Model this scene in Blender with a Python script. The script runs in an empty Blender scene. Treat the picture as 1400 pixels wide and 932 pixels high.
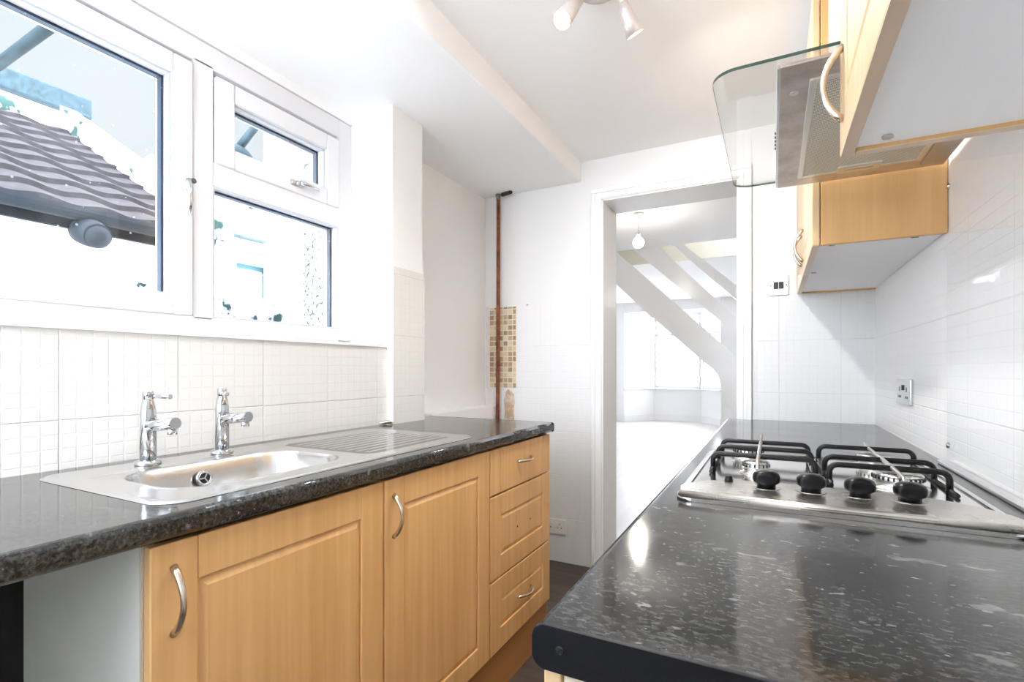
import bpy, bmesh, math, random
from mathutils import Vector, Matrix
random.seed(7)
S = bpy.context.scene
C = S.collection
PI = math.pi

# ------------------------------------------------------------------ helpers
class MB:
    """collects shapes, then links them as ONE mesh object"""
    def __init__(s): s.bm = bmesh.new(); s.mi = 0
    def _mark(s, faces, smooth=False):
        for f in faces:
            f.material_index = s.mi; f.smooth = smooth
    def box(s, x0, x1, y0, y1, z0, z1, bev=0.0, seg=2, m=None):
        vs = [s.bm.verts.new((x, y, z)) for x in (x0, x1) for y in (y0, y1) for z in (z0, z1)]
        idx = [(0,1,3,2),(4,6,7,5),(0,4,5,1),(2,3,7,6),(0,2,6,4),(1,5,7,3)]
        fs = [s.bm.faces.new([vs[i] for i in q]) for q in idx]
        if m is not None:
            for v in vs: v.co = m @ v.co
        s._mark(fs)
        if bev > 0:
            es = list({e for f in fs for e in f.edges})
            r = bmesh.ops.bevel(s.bm, geom=es, offset=bev, segments=seg, profile=0.5, affect='EDGES')
            s._mark(r['faces'], False)
        return s
    def prism(s, pts, axis, a, b, bev=0.0, seg=2, smooth=False):
        """pts: 2-D outline in the plane across axis; extruded from a to b"""
        def P(p, t):
            if axis == 'x': return (t, p[0], p[1])
            if axis == 'y': return (p[0], t, p[1])
            return (p[0], p[1], t)
        A = [s.bm.verts.new(P(p, a)) for p in pts]; B = [s.bm.verts.new(P(p, b)) for p in pts]
        n = len(pts); fs = []
        for i in range(n):
            f = s.bm.faces.new((A[i], A[(i+1) % n], B[(i+1) % n], B[i])); fs.append(f)
            f.smooth = smooth; f.material_index = s.mi
        caps = [s.bm.faces.new(A[::-1]), s.bm.faces.new(B)]
        s._mark(caps)
        if bev > 0:
            es = list({e for f in caps for e in f.edges})
            r = bmesh.ops.bevel(s.bm, geom=es, offset=bev, segments=seg, profile=0.5, affect='EDGES')
            s._mark(r['faces'], smooth)
        return s
    def lathe(s, prof, n=32, m=None, cap=True):
        """prof: (radius, height) pairs about local z, moved by matrix m"""
        m = m or Matrix()
        rings = []
        for r, h in prof:
            rings.append([s.bm.verts.new(m @ Vector((r*math.cos(2*PI*i/n), r*math.sin(2*PI*i/n), h))) for i in range(n)])
        for a, b in zip(rings, rings[1:]):
            for i in range(n):
                f = s.bm.faces.new((a[i], a[(i+1) % n], b[(i+1) % n], b[i])); f.smooth = True; f.material_index = s.mi
        if cap:
            s._mark([s.bm.faces.new(rings[0][::-1]), s.bm.faces.new(rings[-1])])
        return s
    def tube(s, pts, r, n=12, cap=True, flat=1.0):
        """round rod along a path; r a number or a list"""
        pts = [Vector(p) for p in pts]; N = len(pts)
        rs = r if isinstance(r, (list, tuple)) else [r]*N
        T = []
        for i in range(N):
            a = pts[max(i-1, 0)]; b = pts[min(i+1, N-1)]
            T.append((b-a).normalized())
        up = Vector((0, 0, 1)) if abs(T[0].z) < 0.9 else Vector((1, 0, 0))
        u = T[0].cross(up).normalized(); rings = []
        for i in range(N):
            u = (u - T[i]*u.dot(T[i])).normalized(); w = T[i].cross(u)
            rings.append([s.bm.verts.new(pts[i] + rs[i]*(u*math.cos(2*PI*k/n)*flat + w*math.sin(2*PI*k/n))) for k in range(n)])
        for a, b in zip(rings, rings[1:]):
            for i in range(n):
                f = s.bm.faces.new((a[i], a[(i+1) % n], b[(i+1) % n], b[i])); f.smooth = True; f.material_index = s.mi
        if cap: s._mark([s.bm.faces.new(rings[0][::-1]), s.bm.faces.new(rings[-1])])
        return s
    def grid(s, fn, nu, nv, smooth=True):
        g = [[s.bm.verts.new(fn(i/nu, j/nv)) for j in range(nv+1)] for i in range(nu+1)]
        for i in range(nu):
            for j in range(nv):
                f = s.bm.faces.new((g[i][j], g[i+1][j], g[i+1][j+1], g[i][j+1])); f.smooth = smooth; f.material_index = s.mi
        return s
    def build(s, name, mat, parent=None, origin=None):
        bm = s.bm
        bmesh.ops.recalc_face_normals(bm, faces=bm.faces[:])
        me = bpy.data.meshes.new(name)
        if parent is not None: o0 = ORG[parent.name]
        elif origin is not None: o0 = Vector(origin)
        else:
            xs = [v.co for v in bm.verts]
            o0 = Vector(((min(v.x for v in xs)+max(v.x for v in xs))/2, (min(v.y for v in xs)+max(v.y for v in xs))/2, min(v.z for v in xs)))
        for v in bm.verts: v.co -= o0
        bm.to_mesh(me); bm.free()
        for m in (mat if isinstance(mat, (list, tuple)) else [mat]): me.materials.append(m)
        o = bpy.data.objects.new(name, me); C.objects.link(o)
        if parent is not None: o.parent = parent
        else: o.location = o0
        ORG[o.name] = o0
        return o
ORG = {}
def tag(o, label, cat, group=None):
    o['label'] = label; o['category'] = cat
    if group: o['group'] = group
    return o
def thing(name, label, cat, loc, group=None):
    o = bpy.data.objects.new(name, None); C.objects.link(o); o.location = loc; o.empty_display_size = .05
    ORG[o.name] = Vector(loc)
    return tag(o, label, cat, group)
def struct(o): o['kind'] = 'structure'; return o
def frame(z, x=None):
    """matrix taking local z to direction z"""
    z = Vector(z).normalized()
    return z.to_track_quat('Z', 'Y').to_matrix().to_4x4()
def at(p, d=(0, 0, 1)): return Matrix.Translation(Vector(p)) @ frame(d)
def arc(c, r, a0, a1, n, plane):
    out = []
    for i in range(n+1):
        a = a0+(a1-a0)*i/n
        out.append(plane(c[0]+r*math.cos(a), c[1]+r*math.sin(a)))
    return out
def rrect(x0, x1, y0, y1, r, n=6):
    p = []
    for cx, cy, a in ((x1-r, y1-r, 0), (x0+r, y1-r, PI/2), (x0+r, y0+r, PI), (x1-r, y0+r, 1.5*PI)):
        for i in range(n+1): p.append((cx+r*math.cos(a+PI/2*i/n), cy+r*math.sin(a+PI/2*i/n)))
    return p

# ------------------------------------------------------------------ materials
def nt(name):
    m = bpy.data.materials.new(name); m.use_nodes = True
    t = m.node_tree; b = t.nodes['Principled BSDF']
    return m, t, b
def N(t, kind, **kw):
    n = t.nodes.new(kind)
    for k, v in kw.items():
        if k.startswith('i_'): n.inputs[k[2:].replace('_', ' ')].default_value = v
        else: setattr(n, k, v)
    return n
def plain(name, col, rough=.5, metal=0.0, spec=.5, bump=0.0, bscale=40, var=0.0, vscale=8, coat=0.0):
    m, t, b = nt(name)
    b.inputs['Base Color'].default_value = (*col, 1); b.inputs['Roughness'].default_value = rough
    b.inputs['Metallic'].default_value = metal; b.inputs['Specular IOR Level'].default_value = spec
    b.inputs['Coat Weight'].default_value = coat
    g = N(t, 'ShaderNodeNewGeometry')
    if var > 0:
        n = N(t, 'ShaderNodeTexNoise', i_Scale=vscale, i_Detail=5.0); t.links.new(g.outputs['Position'], n.inputs['Vector'])
        r = N(t, 'ShaderNodeMapRange', i_From_Min=.3, i_From_Max=.7, i_To_Min=1-var, i_To_Max=1.0+var*.3); t.links.new(n.outputs['Fac'], r.inputs['Value'])
        mx = N(t, 'ShaderNodeVectorMath', operation='SCALE'); mx.inputs[0].default_value = col
        t.links.new(r.outputs[0], mx.inputs['Scale']); t.links.new(mx.outputs[0], b.inputs['Base Color'])
    if bump > 0:
        n = N(t, 'ShaderNodeTexNoise', i_Scale=bscale, i_Detail=4.0); t.links.new(g.outputs['Position'], n.inputs['Vector'])
        bp = N(t, 'ShaderNodeBump', i_Strength=bump, i_Distance=.01); t.links.new(n.outputs['Fac'], bp.inputs['Height']); t.links.new(bp.outputs[0], b.inputs['Normal'])
    return m
def math_(t, op, a, b_=None, c=None):
    n = N(t, 'ShaderNodeMath', operation=op)
    for i, v in enumerate((a, b_, c)):
        if v is None: continue
        if isinstance(v, (int, float)): n.inputs[i].default_value = v
        else: t.links.new(v, n.inputs[i])
    return n.outputs[0]
def tile_mat(name, col, top=10.0, period=.0316, rough=.3, depth=.0007, grime=.08):
    """small painted mosaic in larger sheets, up to height top; plain paint above"""
    m, t, b = nt(name)
    b.inputs['Roughness'].default_value = rough
    g = N(t, 'ShaderNodeNewGeometry'); sp = N(t, 'ShaderNodeSeparateXYZ'); t.links.new(g.outputs['Position'], sp.inputs[0])
    sn = N(t, 'ShaderNodeSeparateXYZ'); t.links.new(g.outputs['True Normal'], sn.inputs[0])
    isx = math_(t, 'GREATER_THAN', math_(t, 'ABSOLUTE', sn.outputs['X']), .5)
    h = math_(t, 'ADD', math_(t, 'MULTIPLY', sp.outputs['Y'], isx), math_(t, 'MULTIPLY', sp.outputs['X'], math_(t, 'SUBTRACT', 1.0, isx)))
    def groove(c, per, off, w):
        f = math_(t, 'FRACT', math_(t, 'DIVIDE', math_(t, 'ADD', c, off), per))
        d = math_(t, 'SUBTRACT', .5, math_(t, 'ABSOLUTE', math_(t, 'SUBTRACT', f, .5)))   # 0 at the line
        r = N(t, 'ShaderNodeMapRange', interpolation_type='SMOOTHSTEP', i_From_Min=0.0, i_From_Max=w, i_To_Min=1.0, i_To_Max=0.0); t.links.new(d, r.inputs['Value'])
        return r.outputs[0]
    oh, oz = 10*period*32-.53, 10*period*32-1.009
    a = math_(t, 'MAXIMUM', groove(h, period, oh, .075), groove(sp.outputs['Z'], period, oz, .075))
    B = math_(t, 'MAXIMUM', groove(h, period*8, oh, .012), groove(sp.outputs['Z'], period*8, oz, .012))
    hgt = math_(t, 'MULTIPLY', math_(t, 'ADD', math_(t, 'MULTIPLY', a, -.55), math_(t, 'MULTIPLY', B, -1.0)), math_(t, 'LESS_THAN', sp.outputs['Z'], top))
    gm = N(t, 'ShaderNodeMix', data_type='RGBA'); t.links.new(math_(t, 'MULTIPLY', hgt, -grime), gm.inputs['Factor']); gm.inputs[6].default_value = (*col, 1); gm.inputs[7].default_value = (col[0]*.55, col[1]*.54, col[2]*.52, 1); t.links.new(gm.outputs[2], b.inputs['Base Color'])
    nz = N(t, 'ShaderNodeTexNoise', i_Scale=45.0, i_Detail=3.0); t.links.new(g.outputs['Position'], nz.inputs['Vector'])
    hh = math_(t, 'ADD', hgt, math_(t, 'MULTIPLY', nz.outputs['Fac'], .25))
    bp = N(t, 'ShaderNodeBump', i_Strength=1.0, i_Distance=depth); t.links.new(hh, bp.inputs['Height']); t.links.new(bp.outputs[0], b.inputs['Normal'])
    return m
def wood_mat(name, c1, c2, axis='z', rough=.38, sc=1.0):
    m, t, b = nt(name)
    tc = N(t, 'ShaderNodeTexCoord'); mp = N(t, 'ShaderNodeMapping')
    long_, wide = 1.6*sc, 45*sc
    mp.inputs['Scale'].default_value = {'z': (wide, wide, long_), 'y': (wide, long_, wide), 'x': (long_, wide, wide)}[axis]
    t.links.new(tc.outputs['Object'], mp.inputs['Vector'])
    n = N(t, 'ShaderNodeTexNoise', i_Scale=1.0, i_Detail=6.0, i_Roughness=.6); t.links.new(mp.outputs[0], n.inputs['Vector'])
    mp2 = N(t, 'ShaderNodeMapping'); mp2.inputs['Scale'].default_value = {'z': (9, 9, .4), 'y': (9, .4, 9), 'x': (.4, 9, 9)}[axis]
    t.links.new(tc.outputs['Object'], mp2.inputs['Vector'])
    n2 = N(t, 'ShaderNodeTexNoise', i_Scale=1.0, i_Detail=2.0); t.links.new(mp2.outputs[0], n2.inputs['Vector'])
    f = math_(t, 'ADD', math_(t, 'MULTIPLY', n.outputs['Fac'], .6), math_(t, 'MULTIPLY', n2.outputs['Fac'], .4))
    r = N(t, 'ShaderNodeValToRGB'); t.links.new(f, r.inputs['Fac'])
    r.color_ramp.elements[0].position = .32; r.color_ramp.elements[0].color = (*c1, 1)
    r.color_ramp.elements[1].position = .62; r.color_ramp.elements[1].color = (*c2, 1)
    t.links.new(r.outputs[0], b.inputs['Base Color']); b.inputs['Roughness'].default_value = rough
    return m
def worktop_mat(name):
    """black laminate with fine grey streaks and scattered pale flakes"""
    m, t, b = nt(name)
    g = N(t, 'ShaderNodeNewGeometry')
    def noise(scale, rot, detail, rough=.6, dist=0.0, s=1.0):
        mp = N(t, 'ShaderNodeMapping'); mp.inputs['Scale'].default_value = scale; mp.inputs['Rotation'].default_value = (0, 0, rot)
        t.links.new(g.outputs['Position'], mp.inputs['Vector'])
        n = N(t, 'ShaderNodeTexNoise', i_Scale=s, i_Detail=detail, i_Roughness=rough, i_Distortion=dist); t.links.new(mp.outputs[0], n.inputs['Vector'])
        return n.outputs['Fac']
    def rng(v, a, c, lo, hi):
        r = N(t, 'ShaderNodeMapRange', i_From_Min=a, i_From_Max=c, i_To_Min=lo, i_To_Max=hi); t.links.new(v, r.inputs['Value']); return r.outputs[0]
    big = noise((6, 9, 9), .35, 4.0)
    fine = noise((95, 170, 170), .35, 5.0, .65, .3)
    flake = noise((15, 34, 34), .25, 5.0, .55, .25)
    tiny = noise((55, 100, 100), -.2, 2.0, .5, .2)
    f = math_(t, 'ADD', fine, math_(t, 'MULTIPLY', math_(t, 'SUBTRACT', big, .5), .35))
    f = rng(f, .44, .74, 0.0, .36)
    k = rng(math_(t, 'ADD', flake, math_(t, 'MULTIPLY', math_(t, 'SUBTRACT', big, .5), .3)), .635, .70, 0.0, .50)
    k2 = rng(tiny, .70, .74, 0.0, .7)
    f = math_(t, 'MAXIMUM', f, math_(t, 'MAXIMUM', k, k2))
    mx = N(t, 'ShaderNodeMix', data_type='RGBA'); t.links.new(f, mx.inputs['Factor'])
    mx.inputs[6].default_value = (.014, .0142, .014, 1); mx.inputs[7].default_value = (.26, .26, .25, 1)
    t.links.new(mx.outputs[2], b.inputs['Base Color'])
    t.links.new(rng(noise((5, 5, 5), 0, 4.0), .3, .7, .07, .16), b.inputs['Roughness'])
    return m
def steel_mat(name, col=(.62, .60, .57), rough=.3, stains=0.0, brush=None):
    m, t, b = nt(name)
    b.inputs['Metallic'].default_value = 1.0
    g = N(t, 'ShaderNodeNewGeometry')
    n = N(t, 'ShaderNodeTexNoise', i_Scale=14.0, i_Detail=5.0); t.links.new(g.outputs['Position'], n.inputs['Vector'])
    r = N(t, 'ShaderNodeMapRange', i_From_Min=.35, i_From_Max=.7, i_To_Min=rough*.85, i_To_Max=rough*1.2); t.links.new(n.outputs['Fac'], r.inputs['Value']); t.links.new(r.outputs[0], b.inputs['Roughness'])
    mx = N(t, 'ShaderNodeMix', data_type='RGBA'); mx.inputs[6].default_value = (*col, 1); mx.inputs[7].default_value = tuple(c*(1-k*stains) for c, k in zip(col, (.7, .76, .82))) + (1,)
    n2 = N(t, 'ShaderNodeTexNoise', i_Scale=9.0, i_Detail=6.0, i_Roughness=.7); t.links.new(g.outputs['Position'], n2.inputs['Vector'])
    r2 = N(t, 'ShaderNodeMapRange', i_From_Min=.42, i_From_Max=.68); t.links.new(n2.outputs['Fac'], r2.inputs['Value']); t.links.new(r2.outputs[0], mx.inputs['Factor'])
    t.links.new(mx.outputs[2], b.inputs['Base Color'])
    if brush:
        mp = N(t, 'ShaderNodeMapping'); mp.inputs['Scale'].default_value = brush; t.links.new(g.outputs['Position'], mp.inputs['Vector'])
        nb = N(t, 'ShaderNodeTexNoise', i_Scale=1.0, i_Detail=3.0); t.links.new(mp.outputs[0], nb.inputs['Vector'])
        bp = N(t, 'ShaderNodeBump', i_Strength=.04, i_Distance=.001); t.links.new(nb.outputs['Fac'], bp.inputs['Height']); t.links.new(bp.outputs[0], b.inputs['Normal'])
    return m
def pane_mat(name, tint=(1, 1, 1), refl=.6, dirt=0.0, film=0.0):
    """thin clear sheet: see-through with a fresnel mirror"""
    m = bpy.data.materials.new(name); m.use_nodes = True; t = m.node_tree; t.nodes.clear()
    out = N(t, 'ShaderNodeOutputMaterial'); tr = N(t, 'ShaderNodeBsdfTransparent'); gl = N(t, 'ShaderNodeBsdfGlossy'); mx = N(t, 'ShaderNodeMixShader')
    tr.inputs['Color'].default_value = (*tint, 1); gl.inputs['Roughness'].default_value = .02
    fr = N(t, 'ShaderNodeFresnel', i_IOR=1.45)
    t.links.new(math_(t, 'MULTIPLY', fr.outputs[0], refl), mx.inputs[0]); t.links.new(tr.outputs[0], mx.inputs[1]); t.links.new(gl.outputs[0], mx.inputs[2])
    if dirt > 0:
        g = N(t, 'ShaderNodeNewGeometry'); v = N(t, 'ShaderNodeTexVoronoi', i_Scale=34.0); t.links.new(g.outputs['Position'], v.inputs['Vector'])
        sel = N(t, 'ShaderNodeSeparateColor'); t.links.new(v.outputs['Color'], sel.inputs[0])
        s1 = math_(t, 'MULTIPLY', math_(t, 'LESS_THAN', v.outputs['Distance'], .11), math_(t, 'GREATER_THAN', sel.outputs[0], .72))
        df = N(t, 'ShaderNodeBsdfDiffuse'); df.inputs['Color'].default_value = (.8, .82, .84, 1); m2 = N(t, 'ShaderNodeMixShader')
        t.links.new(math_(t, 'MULTIPLY', s1, dirt), m2.inputs[0]); t.links.new(mx.outputs[0], m2.inputs[1]); t.links.new(df.outputs[0], m2.inputs[2]); t.links.new(m2.outputs[0], out.inputs[0])
    elif film > 0:
        df = N(t, 'ShaderNodeBsdfDiffuse'); df.inputs['Color'].default_value = (.86, .88, .87, 1); m2 = N(t, 'ShaderNodeMixShader'); m2.inputs[0].default_value = film
        t.links.new(mx.outputs[0], m2.inputs[1]); t.links.new(df.outputs[0], m2.inputs[2]); t.links.new(m2.outputs[0], out.inputs[0])
    else: t.links.new(mx.outputs[0], out.inputs[0])
    return m
def emit_mat(name, col, s):
    m, t, b = nt(name)
    b.inputs['Base Color'].default_value = (*col, 1); b.inputs['Emission Color'].default_value = (*col, 1); b.inputs['Emission Strength'].default_value = s
    return m
def speckle_mat(name, base, spot, scale, lo, hi, rough=.9, bump=.4):
    m, t, b = nt(name)
    g = N(t, 'ShaderNodeNewGeometry'); n = N(t, 'ShaderNodeTexNoise', i_Scale=scale, i_Detail=5.0, i_Roughness=.6); t.links.new(g.outputs['Position'], n.inputs['Vector'])
    r = N(t, 'ShaderNodeMapRange', i_From_Min=lo, i_From_Max=hi); t.links.new(n.outputs['Fac'], r.inputs['Value'])
    mx = N(t, 'ShaderNodeMix', data_type='RGBA'); mx.inputs[6].default_value = (*base, 1); mx.inputs[7].default_value = (*spot, 1)
    t.links.new(r.outputs[0], mx.inputs['Factor']); t.links.new(mx.outputs[2], b.inputs['Base Color']); b.inputs['Roughness'].default_value = rough; b.inputs['Specular IOR Level'].default_value = .15
    bp = N(t, 'ShaderNodeBump', i_Strength=bump, i_Distance=.01); t.links.new(n.outputs['Fac'], bp.inputs['Height']); t.links.new(bp.outputs[0], b.inputs['Normal'])
    return m
def mosaic_mat(name):
    m, t, b = nt(name)
    g = N(t, 'ShaderNodeNewGeometry'); mp = N(t, 'ShaderNodeMapping'); mp.inputs['Rotation'].default_value = (PI/2, 0, 0)
    t.links.new(g.outputs['Position'], mp.inputs['Vector'])
    sx = N(t, 'ShaderNodeSeparateXYZ'); t.links.new(g.outputs['Position'], sx.inputs[0])
    px, pz = math_(t, 'DIVIDE', math_(t, 'ADD', sx.outputs['X'], 5.0), .0325), math_(t, 'DIVIDE', sx.outputs['Z'], .0325)
    w = N(t, 'ShaderNodeTexWhiteNoise', noise_dimensions='2D'); cb = N(t, 'ShaderNodeCombineXYZ')
    t.links.new(math_(t, 'FLOOR', px), cb.inputs[0]); t.links.new(math_(t, 'FLOOR', pz), cb.inputs[1]); t.links.new(cb.outputs[0], w.inputs['Vector'])
    r = N(t, 'ShaderNodeValToRGB'); r.color_ramp.interpolation = 'CONSTANT'
    cols = [(.42, .27, .15), (.62, .50, .33), (.33, .215, .13), (.66, .56, .40), (.46, .33, .22), (.58, .43, .26)]
    els = r.color_ramp.elements
    while len(els) < 6: els.new(.5)
    for i, c in enumerate(cols): els[i].position = i/6; els[i].color = (*c, 1)
    t.links.new(w.outputs['Value'], r.inputs['Fac'])
    def near(p):
        return math_(t, 'LESS_THAN', math_(t, 'SUBTRACT', .5, math_(t, 'ABSOLUTE', math_(t, 'SUBTRACT', math_(t, 'FRACT', p), .5))), .085)
    gr = math_(t, 'MAXIMUM', near(px), near(pz))
    mx = N(t, 'ShaderNodeMix', data_type='RGBA'); t.links.new(gr, mx.inputs['Factor']); t.links.new(r.outputs[0], mx.inputs[6]); mx.inputs[7].default_value = (.72, .66, .54, 1)
    t.links.new(mx.outputs[2], b.inputs['Base Color']); b.inputs['Roughness'].default_value = .4
    bp = N(t, 'ShaderNodeBump', i_Strength=1.0, i_Distance=.001, invert=True); t.links.new(gr, bp.inputs['Height']); t.links.new(bp.outputs[0], b.inputs['Normal'])
    return m
def mesh_filter_mat(name):
    m, t, b = nt(name)
    g = N(t, 'ShaderNodeNewGeometry'); sx = N(t, 'ShaderNodeSeparateXYZ'); t.links.new(g.outputs['Position'], sx.inputs[0])
    P = .0062
    u = math_(t, 'DIVIDE', math_(t, 'ADD', math_(t, 'ADD', sx.outputs['X'], sx.outputs['Y']), 5.0), P); v = math_(t, 'DIVIDE', math_(t, 'ADD', math_(t, 'SUBTRACT', sx.outputs['X'], sx.outputs['Y']), 5.0), P)
    def c(p): 
        q = math_(t, 'SUBTRACT', math_(t, 'FRACT', p), .5); return math_(t, 'MULTIPLY', q, q)
    hole = math_(t, 'LESS_THAN', math_(t, 'ADD', c(u), c(v)), .095)
    mx = N(t, 'ShaderNodeMix', data_type='RGBA'); t.links.new(hole, mx.inputs['Factor']); mx.inputs[6].default_value = (.80, .79, .70, 1); mx.inputs[7].default_value = (.20, .19, .15, 1)
    t.links.new(mx.outputs[2], b.inputs['Base Color']); b.inputs['Metallic'].default_value = .45; b.inputs['Roughness'].default_value = .5
    bp = N(t, 'ShaderNodeBump', i_Strength=.8, i_Distance=.001, invert=True); t.links.new(hole, bp.inputs['Height']); t.links.new(bp.outputs[0], b.inputs['Normal'])
    return m

M = {}
M['paint'] = plain('white wall paint', (.87, .87, .865), .55, bump=.08, bscale=60)
M['ceiling'] = plain('white ceiling paint', (.95, .95, .955), .7, bump=.06, bscale=50)
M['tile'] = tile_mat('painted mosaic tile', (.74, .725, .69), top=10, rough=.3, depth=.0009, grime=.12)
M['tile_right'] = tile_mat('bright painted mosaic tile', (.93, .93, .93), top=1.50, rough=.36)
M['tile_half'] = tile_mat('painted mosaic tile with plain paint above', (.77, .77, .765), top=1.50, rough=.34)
M['gloss'] = plain('white gloss woodwork', (.87, .87, .865), .25)
M['upvc'] = plain('white plastic window frame', (.73, .73, .745), .28)
M['gasket'] = plain('grey rubber gasket', (.55, .58, .62), .5)
M['spacer'] = plain('dark blue glazing spacer', (.02, .045, .08), .4, spec=.3)
M['glass'] = pane_mat('window glass', dirt=.5)
M['canopy_glass'] = pane_mat('pale green canopy glass', (.99, .997, .993), .35, film=.10)
M['canopy_edge'] = plain('green glass edge', (.035, .07, .055), .2, spec=.4)
M['acrylic'] = pane_mat('clear splashback sheet', (.998, .999, 1.0), .12)
M['wood'] = wood_mat('beech effect laminate', (.65, .37, .14), (.80, .50, .225))
M['wood_side'] = wood_mat('beech effect end panel', (.58, .33, .125), (.69, .42, .175), sc=1.3)
M['wood_h'] = wood_mat('beech effect plinth', (.40, .18, .055), (.48, .24, .08), axis='y')
M['wood_pale'] = wood_mat('pale beech wall unit', (.62, .42, .22), (.70, .50, .28))
M['wood_edge'] = wood_mat('pale edging', (.62, .47, .33), (.68, .53, .39), axis='y')
M['melamine'] = plain('white melamine', (.94, .95, .96), .5)
M['melamine_grey'] = plain('off white cabinet side', (.88, .89, .82), .45, var=.06)
M['melamine_edge'] = plain('cream cabinet edge', (.66, .58, .44), .45)
M['worktop'] = worktop_mat('black speckled laminate')
M['cap'] = plain('black end cap', (.006, .0065, .009), .4, spec=.3, bump=.05, bscale=200)
M['sink'] = plain('sink steel', (.64, .63, .615), .27, metal=1.0)
M['hob'] = steel_mat('brushed hob steel', (.62, .59, .55), .27, stains=.1)
M['hob_tray'] = steel_mat('polished hob tray', (.72, .71, .69), .12, stains=.1)
M['hood'] = steel_mat('stained hood steel', (.66, .60, .55), .42, stains=.45)
M['filter'] = mesh_filter_mat('grease filter mesh')
M['filter_frame'] = steel_mat('filter frame', (.78, .77, .72), .4)
M['chrome'] = plain('chrome', (.56, .57, .585), .08, metal=1.0)
M['satin'] = plain('satin nickel', (.66, .60, .52), .25, metal=1.0)
M['satin_plate'] = steel_mat('brushed socket plate', (.70, .70, .70), .32)
M['alu'] = steel_mat('burner aluminium', (.72, .72, .70), .3, stains=.3)
M['iron'] = plain('black cast iron', (.004, .004, .005), .4, spec=.35, bump=.05, bscale=150)
M['rod'] = steel_mat('worn bare steel rod', (.52, .50, .48), .38, stains=.2)
M['knob'] = plain('black plastic knob', (.004, .004, .005), .28, spec=.3)
M['black'] = plain('black plastic', (.012, .012, .014), .4)
M['void'] = plain('dark gap', (.02, .02, .02), .9)
M['white_plastic'] = plain('white plastic', (.78, .77, .74), .35)
M['copper'] = speckle_mat('tarnished copper', (.30, .095, .045), (.10, .035, .02), 22, .38, .66, .42, .2)
M['verdigris'] = speckle_mat('green corroded copper', (.10, .12, .09), (.20, .25, .20), 80, .4, .65, .7, .4)
M['mosaic'] = mosaic_mat('beige mosaic')
M['filler'] = speckle_mat('old white filler', (.70, .69, .66), (.55, .50, .44), 30, .55, .75)
M['plaster'] = speckle_mat('bare pink plaster', (.50, .36, .24), (.66, .58, .48), 26, .45, .62)
M['bare'] = plain('painted worktop shade', (.06, .06, .055), .9, var=.3)  # dark tone stands in for the shade under the worktop
M['floor'] = wood_mat('dark wood vinyl', (.035, .028, .023), (.10, .078, .06), axis='x', rough=.45, sc=.5)
M['lfloor'] = wood_mat('pale lounge boards', (.68, .63, .60), (.76, .72, .69), axis='y', rough=.4, sc=.4)
M['beige'] = plain('cream trimmer paint', (.72, .68, .58), .6)
M['shade'] = plain('satin white lamp metal', (.70, .64, .61), .3, metal=.35)
M['bulb'] = emit_mat('lit bulb', (1.0, .93, .80), 25)
M['roof'] = speckle_mat('grey roof tile', (.021, .0195, .0215), (.036, .033, .0355), 12, .4, .7, .9, .25)
M['gutter'] = plain('dark gutter', (.010, .016, .022), .6, spec=.2, var=.3)
M['render'] = plain('white render', (.86, .87, .88), .9, bump=.1)
M['moss'] = speckle_mat('mossy white mortar', (.80, .82, .80), (.02, .05, .045), 6, .52, .62)
M['mosswall'] = speckle_mat('mossy painted wall', (.80, .82, .80), (.015, .045, .05), 8, .53, .62)
M['pebble'] = speckle_mat('pebble dash', (.34, .36, .34), (.015, .022, .02), 46, .50, .60)
M['dish'] = plain('grey blue dish', (.022, .046, .057), .6, spec=.2, var=.45, vscale=25)
M['stone'] = plain('pale grey painted stone', (.16, .23, .25), .8, spec=.2, var=.3)
M['teal'] = plain('teal window frame', (.05, .13, .14), .6, spec=.2)
M['ground'] = plain('concrete yard', (.80, .80, .79), .9, var=.05)

# ------------------------------------------------------------------ key measures (metres)
YB, XR, ZR, ZL = 2.757, .4065, .876, .900
LOW, HIGH = 2.203, 2.315
FZ = -.007

# ------------------------------------------------------------------ the setting
b = MB(); b.box(-1.76, .56, -.75, YB+.27, FZ-.1, FZ); struct(b.build('floor', M['floor']))
b = MB(); b.box(-6.5, 3.5, YB+.27, 12.5, -.11, -.01); struct(b.build('floor.001', M['lfloor']))

# left wall: low tiled part, reveal, pier, recess
b = MB()
b.box(-1.76, -1.41, -.75, 1.60, .85, 1.222)
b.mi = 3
b.box(-1.76, -1.41, -.75, 1.60, FZ, .85)  # lower wall, its shade painted in as dark colour
b.mi = 1
b.box(-1.76, -1.40, -.75, -.10, 1.222, LOW)
b.box(-1.76, -1.60, -.10, 1.60, 2.165, 2.6)
b.box(-1.76, -1.624, 1.80, YB, FZ, 2.6)
b.mi = 2
b.box(-1.76, -1.375, 1.60, 1.806, FZ, 1.545)
b.mi = 1
b.box(-1.76, -1.379, 1.60, 1.795, 1.545, LOW)
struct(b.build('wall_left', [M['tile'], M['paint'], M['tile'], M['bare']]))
# back wall with the doorway
b = MB()
b.box(-1.76, -.863, YB, YB+.265, FZ, HIGH+.25)
b.box(-.15, .56, YB, YB+.265, FZ, HIGH+.25)
b.box(-.863, -.15, YB, YB+.265, 2.085, HIGH+.25)
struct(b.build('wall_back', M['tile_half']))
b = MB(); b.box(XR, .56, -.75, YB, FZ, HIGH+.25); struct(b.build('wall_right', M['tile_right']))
b = MB(); b.box(-1.76, .56, -.85, -.75, FZ-.1, .86); b.box(-.50, .56, -.85, -.75, .86, HIGH); struct(b.build('wall_light_screen', M['paint']))  # added out of view; opening shaped to steer daylight into the kitchen
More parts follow.
